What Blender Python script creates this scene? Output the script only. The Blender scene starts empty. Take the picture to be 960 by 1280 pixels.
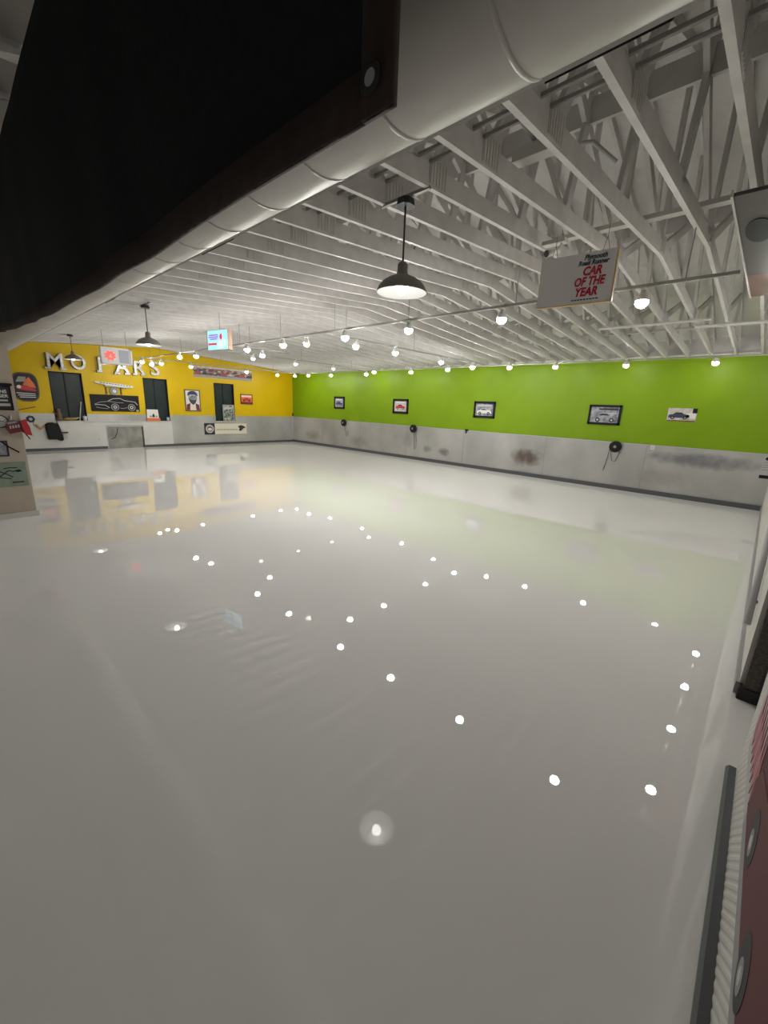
import bpy, bmesh, math, random
from mathutils import Vector, Matrix
random.seed(7)
C = bpy.context.scene.collection
PI = math.pi
# ------------------------------------------------------------------ place (metres): camera corner at the origin
W, D, R, NEAR = -16.88, 11.575, 0.19, -0.5
CAMH = 1.8124
YK, ZK = 5.62, 3.52                       # kink of the truss bottom chords
def prof(y): return ZK - (0.072*(YK-y) if y < YK else 0.0625*(y-YK))
def roofz(y): return 3.52 + 0.30*(6.03-abs(y-5.55))
DZ = 0.13                                 # bottom chord depth

# ------------------------------------------------------------------ materials
def mat(name, col, rough=0.5, metal=0.0, emit=None, estr=1.0, spec=0.5, coat=0.0):
    m = bpy.data.materials.new(name); m.use_nodes = True
    b = m.node_tree.nodes['Principled BSDF']
    b.inputs['Base Color'].default_value = (*col, 1); b.inputs['Roughness'].default_value = rough
    b.inputs['Metallic'].default_value = metal; b.inputs['Specular IOR Level'].default_value = spec
    b.inputs['Coat Weight'].default_value = coat
    if emit:
        b.inputs['Emission Color'].default_value = (*emit, 1); b.inputs['Emission Strength'].default_value = estr
    return m
def noisy(name, c1, c2, scale, rough=0.5, metal=0.0, bump=0.0, detail=5, stretch=(1,1,1), lo=0.35, hi=0.65, bscale=None, bdist=0.01):
    m = mat(name, c1, rough, metal); t = m.node_tree; n = t.nodes; l = t.links; b = n['Principled BSDF']
    co = n.new('ShaderNodeTexCoord'); mp = n.new('ShaderNodeMapping'); mp.inputs['Scale'].default_value = stretch
    l.new(co.outputs['Object'], mp.inputs[0])
    nz = n.new('ShaderNodeTexNoise'); nz.inputs['Scale'].default_value = scale; nz.inputs['Detail'].default_value = detail
    l.new(mp.outputs[0], nz.inputs['Vector'])
    r = n.new('ShaderNodeValToRGB'); r.color_ramp.elements[0].position = lo; r.color_ramp.elements[1].position = hi
    r.color_ramp.elements[0].color = (*c1, 1); r.color_ramp.elements[1].color = (*c2, 1)
    l.new(nz.outputs[0], r.inputs[0]); l.new(r.outputs[0], b.inputs['Base Color'])
    if bump:
        nb = n.new('ShaderNodeTexNoise'); nb.inputs['Scale'].default_value = bscale or scale; nb.inputs['Detail'].default_value = 3
        l.new(mp.outputs[0], nb.inputs['Vector'])
        bp = n.new('ShaderNodeBump'); bp.inputs['Strength'].default_value = bump; bp.inputs['Distance'].default_value = bdist
        l.new(nb.outputs[0], bp.inputs['Height']); l.new(bp.outputs[0], b.inputs['Normal'])
    return m
def speckle(name, cols, scale, rough=0.5, stretch=(1,1,1)):
    """printed crowd / photograph pattern: voronoi cells in a few colours"""
    m = mat(name, cols[0], rough); t = m.node_tree; n = t.nodes; l = t.links; b = n['Principled BSDF']
    co = n.new('ShaderNodeTexCoord'); mp = n.new('ShaderNodeMapping'); mp.inputs['Scale'].default_value = stretch
    l.new(co.outputs['Object'], mp.inputs[0])
    v = n.new('ShaderNodeTexVoronoi'); v.inputs['Scale'].default_value = scale; l.new(mp.outputs[0], v.inputs['Vector'])
    sp = n.new('ShaderNodeSeparateColor'); l.new(v.outputs['Color'], sp.inputs[0])
    r = n.new('ShaderNodeValToRGB'); r.color_ramp.interpolation = 'CONSTANT'
    while len(r.color_ramp.elements) < len(cols): r.color_ramp.elements.new(0.5)
    for i, c in enumerate(cols):
        r.color_ramp.elements[i].position = i/len(cols); r.color_ramp.elements[i].color = (*c, 1)
    l.new(sp.outputs[0], r.inputs[0]); l.new(r.outputs[0], b.inputs['Base Color'])
    return m

M = {}
M['white'] = noisy('white_painted_wood', (.585,.565,.54), (.655,.635,.61), 6, .55)
M['roof'] = noisy('white_roof_insulation', (.62,.605,.58), (.73,.715,.69), 1.2, .35, bump=.5, bscale=2.4, bdist=.12, stretch=(1,1,1))
M['plate'] = mat('painted_truss_plate', (.60,.58,.55), .5, .1)
M['rod'] = mat('grey_conduit', (.30,.29,.28), .45, .4)
M['rail'] = mat('grey_track', (.34,.335,.32), .4, .3)
M['duct'] = noisy('painted_duct', (.50,.475,.44), (.56,.535,.50), 3, .42, .15)
M['black'] = mat('black', (.010,.010,.012), .55, spec=.25)
M['dark'] = mat('dark_grey', (.040,.040,.043), .5, spec=.25)
M['yellow'] = noisy('yellow_paint', (.64,.435,.002), (.68,.46,.003), 1.5, .4)
M['green'] = noisy('green_paint', (.185,.315,.005), (.205,.34,.007), 1.5, .42)
M['wall'] = mat('white_wall', (.62,.60,.56), .5)
M['beige'] = noisy('beige_wall', (.46,.395,.315), (.50,.43,.35), 4, .5)
M['nearwall'] = mat('grey_wall', (.30,.30,.30), .6)
M['base'] = mat('dark_base', (.085,.088,.095), .3)
M['shutter'] = noisy('dark_green_panel', (.016,.026,.026), (.022,.034,.033), 3, .35)
M['counter'] = noisy('counter_white', (.60,.59,.56), (.66,.65,.62), 2, .4)
M['galv'] = noisy('letter_metal', (.20,.20,.195), (.36,.36,.35), 14, .4, .5)
M['letterface'] = noisy('letter_face', (.30,.295,.28), (.58,.57,.54), 9, .35, .3)
M['bulb'] = mat('lit_bulb', (1,1,1), .3, emit=(1.0,.975,.94), estr=560)
M['bulb_cross'] = mat('lit_bulb_cross', (1,1,1), .3, emit=(1.0,.975,.94), estr=370)
M['bulb_wall'] = mat('lit_bulb_wall', (1,1,1), .3, emit=(1.0,.975,.94), estr=195)
M['bulb_low'] = mat('lit_bulb_low', (1,1,1), .3, emit=(1.0,.975,.94), estr=125)
M['pendbulb'] = mat('lit_pendant_bulb', (1,1,1), .3, emit=(1.0,.97,.92), estr=9)
M['dimbulb'] = mat('lamp_side_glow', (1,1,1), .3, emit=(1.0,.95,.86), estr=4)
M['holder'] = mat('white_lamp_body', (.66,.65,.62), .4)
M['pend'] = mat('bronze_shade', (.25,.23,.21), .4, .3)
M['pendin'] = mat('white_enamel', (.82,.82,.80), .3)
M['fabric'] = noisy('black_banner_cloth', (.014,.0155,.018), (.020,.0215,.024), 40, .75)
M['hem'] = noisy('brown_hem', (.055,.037,.034), (.068,.046,.042), 30, .7)
M['brass'] = mat('grommet_metal', (.40,.34,.26), .35, .8)
M['red'] = mat('red', (.50,.025,.03), .45)
M['maroon'] = mat('maroon', (.16,.02,.03), .55)
M['tred'] = mat('sign_red', (.50,.012,.05), .5)
M['orange'] = mat('orange', (.72,.17,.05), .5)
M['blue'] = mat('blue', (.03,.10,.33), .5)
M['navy'] = mat('navy', (.03,.045,.085), .5)
M['paper'] = mat('paper', (.72,.71,.68), .5)
M['cream'] = mat('cream', (.74,.69,.56), .5)
M['signface'] = mat('sign_face', (.74,.72,.71), .45)
M['wood'] = noisy('pale_wood_edge', (.62,.46,.23), (.70,.53,.28), 12, .5)
M['copper'] = mat('copper_side', (.46,.28,.19), .45)
M['silver'] = mat('silver', (.62,.62,.62), .3, .7)
M['grey'] = mat('grey', (.30,.30,.30), .5)
M['lgrey'] = mat('light_grey', (.48,.48,.48), .5)
M['pink'] = mat('salmon_reflection', (.16,.085,.075), .45)
M['soffit'] = mat('soffit_grey', (.085,.078,.072), .5)
M['sage'] = noisy('sage_print', (.20,.26,.20), (.26,.32,.25), 8, .5)
M['brown'] = mat('brown', (.14,.085,.05), .6)
M['gold'] = mat('gold', (.50,.33,.08), .45)
M['purple'] = mat('lit_purple', (.25,.12,.5), .4, emit=(.32,.16,.62), estr=1.0)
M['litred'] = mat('lit_red', (.6,.02,.05), .4, emit=(.75,.04,.07), estr=1.0)
M['glow_red'] = mat('glowing_red', (.7,.05,.04), .4, emit=(.9,.10,.07), estr=1.0)
M['cyan'] = mat('lit_screen', (.4,.75,.8), .3, emit=(.36,.80,.90), estr=1.05)
M['litwhite'] = mat('lit_white', (.8,.85,.85), .3, emit=(.72,.90,.92), estr=.9)
M['panelwhite'] = mat('white_box', (.60,.60,.60), .4, emit=(.6,.6,.62), estr=.12)
M['bluegrey'] = mat('blue_grey_panel', (.36,.38,.44), .4)
M['poster_red'] = mat('poster_red', (.11,.014,.017), .45, spec=.2)
M['poster_maroon'] = mat('poster_maroon', (.085,.013,.018), .5, spec=.2)
M['flame_pink'] = mat('flame_pink', (.42,.16,.19), .4)
M['flame_red'] = mat('flame_red', (.33,.035,.07), .4)
M['mesh'] = noisy('dark_bronze_mesh', (.05,.042,.035), (.10,.088,.075), 60, .5, .3)
M['rub'] = mat('black_rubber', (.010,.010,.010), .6)
M['photo_grey'] = noisy('photo_grey', (.10,.11,.15), (.42,.42,.46), 9, .4)
M['photo_warm'] = noisy('photo_warm', (.42,.36,.34), (.62,.58,.56), 10, .4)
M['photo_blue'] = noisy('photo_blue', (.10,.12,.22), (.48,.50,.56), 10, .4)
M['crowd'] = speckle('printed_crowd', [(.10,.04,.05),(.26,.10,.09),(.33,.20,.16),(.16,.13,.17),(.42,.33,.28),(.30,.05,.05),(.08,.07,.08),(.22,.18,.20)], 9, .4, (1,1,1.6))
M['menu'] = speckle('printed_board', [(.10,.12,.11),(.30,.31,.29),(.18,.20,.18),(.46,.46,.42),(.08,.09,.09)], 14, .4)
M['stainpanel'] = noisy('stained_plate', (.20,.20,.18), (.36,.36,.33), 3.2, .35, .35, lo=.3, hi=.7)

for k_ in ('shutter','yellow','green','fabric','hem'):
    M[k_].node_tree.nodes['Principled BSDF'].inputs['Specular IOR Level'].default_value = .22

def wainscot_mat():
    m = mat('galvanised_sheet', (.5,.5,.48), .36, .35); t = m.node_tree; n = t.nodes; l = t.links; b = n['Principled BSDF']
    co = n.new('ShaderNodeTexCoord')
    def noise(scale, stretch, detail=5):
        mp = n.new('ShaderNodeMapping'); mp.inputs['Scale'].default_value = stretch; l.new(co.outputs['Object'], mp.inputs[0])
        z = n.new('ShaderNodeTexNoise'); z.inputs['Scale'].default_value = scale; z.inputs['Detail'].default_value = detail
        l.new(mp.outputs[0], z.inputs['Vector']); return z.outputs[0]
    r = n.new('ShaderNodeValToRGB'); r.color_ramp.elements[0].position = .30; r.color_ramp.elements[1].position = .66
    r.color_ramp.elements[0].color = (.35,.345,.33,1); r.color_ramp.elements[1].color = (.52,.515,.495,1)
    l.new(noise(.9, (1,1,.7)), r.inputs[0])
    col = r.outputs[0]
    # stains with a shape of their own: worn dark patches at fixed spots on the sheets
    sep = n.new('ShaderNodeSeparateXYZ'); l.new(co.outputs['Object'], sep.inputs[0])
    edge = noise(5, (1,1,1))
    def mth(op, a, bb=None):
        q = n.new('ShaderNodeMath'); q.operation = op
        for i, v in enumerate((a, bb)):
            if v is None: continue
            if isinstance(v, (int, float)): q.inputs[i].default_value = v
            else: l.new(v, q.inputs[i])
        return q.outputs[0]
    for (sx, sz, rx, rz, c, k) in ((-5.07,.55,.42,.24,(.12,.085,.065),.9), (-7.99,.40,.20,.13,(.14,.12,.10),.8), (-8.7,.42,.18,.12,(.2,.18,.15),.6),
                                   (-15.3,.42,.5,.22,(.24,.18,.14),.5), (-1.0,.92,.95,.16,(.13,.13,.15),.75), (-12.2,.4,.5,.2,(.22,.19,.16),.45),
                                   (-1.7,.45,.5,.2,(.26,.2,.17),.4), (-9.6,.7,.3,.25,(.25,.24,.22),.4)):
        dx = mth('DIVIDE', mth('SUBTRACT', sep.outputs[0], sx), rx); dz = mth('DIVIDE', mth('SUBTRACT', sep.outputs[2], sz), rz)
        d2 = mth('ADD', mth('MULTIPLY', dx, dx), mth('MULTIPLY', dz, dz))
        dd = mth('ADD', d2, mth('MULTIPLY', mth('SUBTRACT', edge, .5), 2.2))
        mr = n.new('ShaderNodeMapRange'); mr.inputs[1].default_value = 0.0; mr.inputs[2].default_value = 1.5
        mr.inputs[3].default_value = k; mr.inputs[4].default_value = 0.0; l.new(dd, mr.inputs[0])
        mx = n.new('ShaderNodeMix'); mx.data_type = 'RGBA'; l.new(mr.outputs[0], mx.inputs[0]); l.new(col, mx.inputs[6])
        mx.inputs[7].default_value = (*c, 1); col = mx.outputs[2]
    l.new(col, b.inputs['Base Color'])
    return m
M['metal'] = wainscot_mat()

def floor_mat():
    m = mat('white_epoxy', (.84,.828,.815), .001, spec=.85); t = m.node_tree; n = t.nodes; l = t.links; b = n['Principled BSDF']
    co = n.new('ShaderNodeTexCoord')
    def noise(scale, stretch, detail):
        mp = n.new('ShaderNodeMapping'); mp.inputs['Scale'].default_value = stretch; l.new(co.outputs['Object'], mp.inputs[0])
        z = n.new('ShaderNodeTexNoise'); z.inputs['Scale'].default_value = scale; z.inputs['Detail'].default_value = detail
        l.new(mp.outputs[0], z.inputs['Vector']); return z.outputs[0]
    r = n.new('ShaderNodeValToRGB'); r.color_ramp.elements[0].color = (.825,.812,.80,1); r.color_ramp.elements[1].color = (.865,.853,.842,1)
    l.new(noise(.5, (1,1,1), 4), r.inputs[0]); l.new(r.outputs[0], b.inputs['Base Color'])
    h1 = noise(1.1, (1,1,1), 1); h2 = noise(3.2, (.6,1.7,1), 1)
    ad = n.new('ShaderNodeMath'); ad.operation = 'MULTIPLY_ADD'; l.new(h2, ad.inputs[0]); ad.inputs[1].default_value = .22; l.new(h1, ad.inputs[2])
    bp = n.new('ShaderNodeBump'); bp.inputs['Strength'].default_value = 1.0; bp.inputs['Distance'].default_value = .0010
    l.new(ad.outputs[0], bp.inputs['Height']); l.new(bp.outputs[0], b.inputs['Normal'])
    return m
M['floor'] = floor_mat()

# ------------------------------------------------------------------ mesh helpers
def box(bm, x0, x1, y0, y1, z0, z1):
    vs = [bm.verts.new((x, y, z)) for x in (x0, x1) for y in (y0, y1) for z in (z0, z1)]
    for f in ((0,1,3,2),(4,6,7,5),(0,4,5,1),(2,3,7,6),(0,2,6,4),(1,5,7,3)): bm.faces.new([vs[i] for i in f])
def hexa(bm, a, b):
    """solid between two matching rings of points"""
    n = len(a); va = [bm.verts.new(p) for p in a]; vb = [bm.verts.new(p) for p in b]
    bm.faces.new(va); bm.faces.new(vb[::-1])
    for i in range(n): bm.faces.new((va[i], va[(i+1)%n], vb[(i+1)%n], vb[i]))
def prism_x(bm, pts, x0, x1):          # pts: (y, z)
    hexa(bm, [(x0, y, z) for y, z in pts], [(x1, y, z) for y, z in pts])
def prism_y(bm, pts, y0, y1):          # pts: (x, z)
    hexa(bm, [(x, y0, z) for x, z in pts], [(x, y1, z) for x, z in pts])
def prism_z(bm, pts, z0, z1):
    hexa(bm, [(x, y, z0) for x, y in pts], [(x, y, z1) for x, y in pts])
def member(bm, y0, z0, y1, z1, w, t=.038):   # a plank in the yz plane
    d = Vector((y1-y0, z1-z0)).normalized(); n = Vector((-d.y, d.x))*w/2
    prism_x(bm, [(y0+n.x, z0+n.y), (y0-n.x, z0-n.y), (y1-n.x, z1-n.y), (y1+n.x, z1+n.y)], -t/2, t/2)
def tube(bm, pts, r, seg=8):
    pts = [Vector(p) for p in pts]; rings = []
    for i, p in enumerate(pts):
        d = (pts[min(i+1, len(pts)-1)] - pts[max(i-1, 0)]).normalized()
        a = d.cross(Vector((0,0,1))); a = a.normalized() if a.length > 1e-3 else Vector((1,0,0)); b = d.cross(a).normalized()
        rr = r[i] if isinstance(r, (list, tuple)) else r
        rings.append([bm.verts.new(p + rr*(math.cos(k*2*PI/seg)*a + math.sin(k*2*PI/seg)*b)) for k in range(seg)])
    for i in range(len(rings)-1):
        for k in range(seg): bm.faces.new((rings[i][k], rings[i][(k+1)%seg], rings[i+1][(k+1)%seg], rings[i+1][k]))
    bm.faces.new(rings[0][::-1]); bm.faces.new(rings[-1])
def lathe(bm, prof_, seg=32, axis='z', c=(0,0,0)):   # prof_: (radius, height) open strip
    rings = []
    for r, h in prof_:
        ring = []
        for k in range(seg):
            a = 2*PI*k/seg; u, v = r*math.cos(a), r*math.sin(a)
            p = (u, v, h) if axis == 'z' else ((u, h, v) if axis == 'y' else (h, u, v))
            ring.append(bm.verts.new((p[0]+c[0], p[1]+c[1], p[2]+c[2])))
        rings.append(ring)
    for i in range(len(rings)-1):
        for k in range(seg): bm.faces.new((rings[i][k], rings[i][(k+1)%seg], rings[i+1][(k+1)%seg], rings[i+1][k]))
    return rings
def disc_y(bm, x, z, r, y0, y1, seg=20, rx=None):
    prism_y(bm, [(x+(rx or r)*math.cos(2*PI*k/seg), z+r*math.sin(2*PI*k/seg)) for k in range(seg)], y0, y1)
def ball(bm, r, c=(0,0,0), sub=2, sz=1.0):
    g = bmesh.ops.create_icosphere(bm, subdivisions=sub, radius=r)
    for v in g['verts']: v.co = Vector((v.co.x+c[0], v.co.y+c[1], v.co.z*sz+c[2]))
def obj(name, bm, m, parent=None, smooth=False, bevel=0):
    bmesh.ops.recalc_face_normals(bm, faces=bm.faces)
    me = bpy.data.meshes.new(name); bm.to_mesh(me); bm.free()
    me.materials.append(M[m] if isinstance(m, str) else m)
    if smooth:
        for p in me.polygons: p.use_smooth = True
    o = bpy.data.objects.new(name, me); C.objects.link(o)
    if parent is not None: o.parent = parent
    if bevel:
        b = o.modifiers.new('bevel', 'BEVEL'); b.width = bevel; b.segments = 2; b.limit_method = 'ANGLE'
    return o
def mk(name, m, parent, *boxes, bevel=0):
    bm = bmesh.new()
    for b in boxes: box(bm, *b)
    return obj(name, bm, m, parent, bevel=bevel)
def poly(name, m, parent, pts, y0, y1):
    bm = bmesh.new(); prism_y(bm, pts, y0, y1); return obj(name, bm, m, parent)
def tag(o, label, cat, group=None, kind=None):
    o['label'] = label; o['category'] = cat
    if group: o['group'] = group
    if kind: o['kind'] = kind
    return o
def thing(name, label, cat, loc=(0,0,0), rotz=0, group=None):
    o = bpy.data.objects.new(name, None); C.objects.link(o); o.empty_display_size = .1
    o.location = loc; o.rotation_euler = (0, 0, rotz)
    return tag(o, label, cat, group)
def struct(name, bm, m, label=None, cat=None):
    o = obj(name, bm, m); o['kind'] = 'structure'
    if label: o['label'] = label
    if cat: o['category'] = cat
    return o
def dup(root, loc, label, rotz=None):
    r = root.copy(); C.objects.link(r); r.location = loc; r['label'] = label
    if rotz is not None: r.rotation_euler = (0, 0, rotz)
    for ch in list(root.children):
        c = ch.copy(); C.objects.link(c); c.parent = r
        for g in list(ch.children):
            d = g.copy(); C.objects.link(d); d.parent = c
    return r
def text(name, body, size, m, parent, loc, extrude=.002, shear=0., offset=0., align='CENTER', xs=1.0):
    """lettering standing up in the local xz plane, facing -y"""
    cu = bpy.data.curves.new(name, 'FONT'); cu.body = body; cu.size = size; cu.extrude = extrude; cu.shear = shear; cu.offset = offset
    cu.align_x = align; cu.align_y = 'CENTER'; cu.resolution_u = 3
    tmp = bpy.data.objects.new('tmp', cu); C.objects.link(tmp)
    bpy.context.view_layer.update()
    me = bpy.data.meshes.new_from_object(tmp.evaluated_get(bpy.context.evaluated_depsgraph_get()))
    bpy.data.objects.remove(tmp); bpy.data.curves.remove(cu)
    for v in me.vertices: v.co = Vector((v.co.x*xs+loc[0], -v.co.z+loc[1], v.co.y+loc[2]))
    me.materials.clear(); me.materials.append(M[m])
    o = bpy.data.objects.new(name, me); C.objects.link(o); o.parent = parent
    return o
ORD = ['first','second','third','fourth','fifth','sixth','seventh','eighth','ninth','tenth','eleventh','twelfth','thirteenth','fourteenth',
       'fifteenth','sixteenth','seventeenth','eighteenth','nineteenth','twentieth','twenty-first','twenty-second']

# ------------------------------------------------------------------ the setting
bm = bmesh.new(); box(bm, W-.2, R+1.2, NEAR-.2, D+.2, -.12, 0); struct('floor', bm, 'floor', 'glossy white poured floor mirroring the room', 'floor')

DOORS = [(2.49,3.36), (5.17,5.99), (7.77,8.63)]
SILL, HEAD, WT = .95, 2.48, 1.18
bm = bmesh.new(); ys = [NEAR] + [v for d_ in DOORS for v in d_] + [D]
for i in range(len(ys)-1):
    a, b = ys[i], ys[i+1]; isdoor = (i % 2 == 1); z0 = HEAD if isdoor else WT
    top = [(b, prof(b)+.02)] + ([(YK, ZK+.02)] if a < YK < b else []) + [(a, prof(a)+.02)]
    prism_x(bm, [(a, z0), (b, z0)] + top, W-.15, W)
struct('wall_left', bm, 'yellow', 'bright yellow end wall above grey metal sheeting', 'wall')
bm = bmesh.new(); prism_x(bm, [(NEAR, prof(NEAR)+.03), (YK, ZK+.03), (D, prof(D)+.03), (D, roofz(D)), (5.55, roofz(5.55)), (NEAR, roofz(NEAR))], W-.15, W-.02)
struct('wall_gable', bm, 'wall')
bm = bmesh.new()
for i in range(len(ys)-1):
    a, b = ys[i], ys[i+1]; box(bm, W-.15, W+.012, a, b, 0, SILL if i % 2 == 1 else WT)
struct('trim_1', bm, 'metal', 'grey metal sheeting along the foot of the yellow wall', 'wall sheeting')
bm = bmesh.new(); box(bm, W-.1, R+1.2, D, D+.15, WT, 3.165); struct('wall_back', bm, 'green', 'lime green long wall above metal sheeting', 'wall')
bm = bmesh.new(); box(bm, W, R+.9, D-.012, D+.15, 0, WT)
struct('trim_2', bm, 'metal', 'stained grey metal sheeting along the foot of the green wall', 'wall sheeting')
bm = bmesh.new()
for x in (-14.6,-12.15,-9.7,-7.25,-4.55,-2.1): box(bm, x-.006, x+.006, D-.016, D-.012, .1, WT)
struct('trim_3', bm, 'grey')
bm = bmesh.new(); box(bm, W, R+.9, D-.02, D+.15, WT-.012, WT+.008); struct('trim_4', bm, 'lgrey')
bm = bmesh.new(); box(bm, W, R+.9, D-.05, D+.15, 3.165, 3.20); box(bm, W, R+.9, D+.02, D+.15, 3.20, 3.62); struct('trim_5', bm, 'white')
bm = bmesh.new(); box(bm, W+.0, W+.035, D-.035, D, .1, WT); struct('trim_6', bm, 'lgrey')
bm = bmesh.new(); box(bm, W, R, D-.045, D, 0, .105); struct('baseboard_back', bm, 'base')
bm = bmesh.new(); box(bm, W, W+.05, NEAR, 3.86, 0, .09); box(bm, W, W+.05, 4.98, D, 0, .09); struct('baseboard_left', bm, 'base')
bm = bmesh.new(); box(bm, W, R+.9, NEAR-.15, NEAR, 0, 3.6); struct('wall_front', bm, 'nearwall')
RN = .222
# right wall: near ribbed panel, opening, far white panel
bm = bmesh.new(); box(bm, R, R+.14, 3.45, D, 0, 3.1); box(bm, R+.16, R+.22, 2.6, 3.45, 0, 3.1); box(bm, RN+.014, R+.16, NEAR, 2.6, .0, 3.1)
prism_x(bm, [(NEAR,3.1),(D,3.1),(D,roofz(D)),(5.55,roofz(5.55)),(NEAR,roofz(NEAR))], R+.02, R+.2)
struct('wall_right', bm, 'wall', 'white side wall beside the camera', 'wall')
bm = bmesh.new()
k = 0; y = NEAR
box(bm, RN+.008, RN+.014, NEAR, 2.6, .0, 2.4)
y0 = NEAR+.06
while y0 < 4.9:                       # diagonal ribs
    zl, zh = max(.03, y0-2.55), min(2.4, y0-NEAR-.01)
    if zh > zl+.02:
        def rib(o1, o2, x): return [(x, y0+o1-zl, zl), (x, y0+o2-zl, zl), (x, y0+o2-zh, zh), (x, y0+o1-zh, zh)]
        hexa(bm, rib(0, .036, RN+.008), rib(.011, .025, RN+.0055))
    y0 += .045
o = struct('trim_7', bm, 'counter', 'ribbed white panel on the near side wall', 'wall panel')
bm = bmesh.new(); prism_y(bm, [(R-.004, 0), (RN+.006, 0), (RN+.006, .03), (R+.008, .03), (R-.004, .012)], NEAR, 2.6); struct('baseboard_right', bm, 'base')
bm = bmesh.new(); box(bm, R-.02, R, 3.45, D-.04, 0, .09); struct('baseboard_right_far', bm, 'grey')
# roof
bm = bmesh.new()
prism_x(bm, [(NEAR-.3, roofz(NEAR-.3)), (5.55, roofz(5.55)), (5.55, roofz(5.55)+.1), (NEAR-.3, roofz(NEAR-.3)+.1)], W-.3, R+1.3)
prism_x(bm, [(D+.4, roofz(D+.4)), (5.55, roofz(5.55)), (5.55, roofz(5.55)+.1), (D+.4, roofz(D+.4)+.1)], W-.3, R+1.3)
struct('ceiling', bm, 'roof', 'white insulated gable roof above the trusses', 'ceiling')

# booth wall stub at the left
SX = -7.9
bm = bmesh.new(); box(bm, SX-.14, SX, NEAR, .765, 0, 2.42); struct('wall_booth', bm, 'beige', 'beige wall end with posters at the left edge', 'wall')
bm = bmesh.new(); box(bm, SX-.16, SX+.03, NEAR, .79, 0, .075); struct('baseboard_booth', bm, 'wall')

# three service windows in the yellow wall
for k, (a, b) in enumerate(DOORS):
    which = ['nearest the left end of the yellow wall', 'in the middle of the yellow wall', 'nearest the green wall'][k]
    t = thing('window_%d' % (k+1), 'tall dark two-panel service window %s' % which, 'window', (W, a, SILL)); t['kind'] = 'structure'
    w_, h_ = b-a, HEAD-SILL
    mk('panel', 'shutter', t, (-.10, -.07, .03, w_*.46, 0, h_-.03)); mk('panel', 'shutter', t, (-.115, -.085, w_*.46, w_-.03, 0, h_-.03))
    mk('window_frame', 'black', t, (-.13,.004,0,.03,0,h_), (-.13,.004,w_-.03,w_,0,h_), (-.13,.004,0,w_,h_-.035,h_), (-.07,-.05,w_*.44,w_*.48,0,h_-.03))
    mk('window_sill', 'counter', t, (-.13,.02,0,w_,-.02,.006))

# counter front under the windows
t = thing('counter_front', 'long white counter front under the left two dark windows', 'counter', (W, 1.4, 0))
mk('front_panel', 'counter', t, (.012,.055,0,2.44,.09,.925), (.012,.055,3.61,4.62,.09,.925), (.012,.055,2.44,3.61,.81,.925))
mk('counter_top', 'counter', t, (.012,.085,0,4.62,.925,.95), bevel=.006)
mk('knob', 'black', t, (.055,.075,2.18,2.2,.32,.34))
t = thing('access_hatch', 'stained grey metal hatch set in the white counter front', 'hatch', (W+.012, 3.86, 0))
mk('plate', 'stainpanel', t, (.0,.03,0,1.12,0,.76))
mk('frame', 'lgrey', t, (.0,.05,-.03,1.15,.76,.80), (.0,.045,-.03,.0,0,.76)); mk('frame', 'dark', t, (.0,.045,1.10,1.13,0,.76))
bm = bmesh.new(); tube(bm, [(.034,.33,.70),(.036,.30,.55),(.034,.22,.38),(.036,.10,.33)], .012, 6); obj('drip_stain', bm, 'dark', t)

# ------------------------------------------------------------------ roof trusses
def make_truss():
    t = thing('roof_truss', '', 'roof truss', (0,0,0), 0, 'white roof trusses')
    bm = bmesh.new(); ya, yb = NEAR+.02, D-.01
    prism_x(bm, [(ya, prof(ya)), (YK, ZK), (yb, prof(yb)), (yb, prof(yb)+DZ), (YK, ZK+DZ), (ya, prof(ya)+DZ)], -.019, .019)
    obj('bottom_chord', bm, 'white', t)
    for s in (0, 1):
        bm = bmesh.new(); e = NEAR+.02 if s == 0 else D-.01
        z0, z1 = roofz(e)-.006, roofz(5.55)-.006
        prism_x(bm, [(e, z0), (5.55, z1), (5.55, z1-.10), (e, z0-.10)], -.019, .019); obj('top_chord', bm, 'white', t)
    def cz(y): return prof(y)+DZ*.6
    def tz(y): return roofz(y)-.07
    mir = lambda y: 11.1-y
    webs = [(1.2,cz(1.2),1.2,tz(1.2)), (1.2,tz(1.2),2.66,cz(2.66)), (2.66,cz(2.66),3.4,tz(3.4)), (3.4,tz(3.4),5.45,cz(5.45)), (4.35,tz(4.35),3.95,cz(3.95))]
    for (y0,z0,y1,z1) in webs:
        bm = bmesh.new(); member(bm, y0, z0, y1, z1, .088); obj('web', bm, 'white', t)
        bm = bmesh.new(); member(bm, mir(y0), cz(mir(y0)) if z0 < 3.75 and z0 < tz(y0)-.2 else tz(mir(y0)), mir(y1), cz(mir(y1)) if z1 < tz(y1)-.2 else tz(mir(y1)), .088); obj('web', bm, 'white', t)
    bm = bmesh.new(); member(bm, 5.55, cz(5.55), 5.55, tz(5.55), .088); obj('web', bm, 'white', t)
    for yc, w_ in ((2.66,.21), (8.44,.21), (5.6,.17)):
        bm = bmesh.new()
        for sx in (.019, -.023):
            box(bm, sx, sx+.004, yc-w_/2, yc+w_/2, prof(yc)+.015, prof(yc)+DZ+.05)
            for q in range(6):
                yy = yc-w_/2+.012+q*(w_-.04)/5; x0 = sx+.004 if sx > 0 else sx-.004
                box(bm, x0, x0+.004, yy, yy+.018, prof(yc)+.022, prof(yc)+DZ+.043)
        obj('connector_plate', bm, 'plate', t)
    return t
xs_t = [-.02 - .4125*k for k in range(41)]
proto = make_truss()
for k, x in enumerate(xs_t):
    n = len(xs_t)
    lab = ('white wooden roof truss, %s from the right side wall' % ORD[k]) if k < 21 else ('white wooden roof truss, %s from the yellow wall' % ORD[n-1-k])
    if k == 0: proto.location = (x, 0, 0); proto['label'] = lab
    else: dup(proto, (x, 0, 0), lab)

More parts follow.
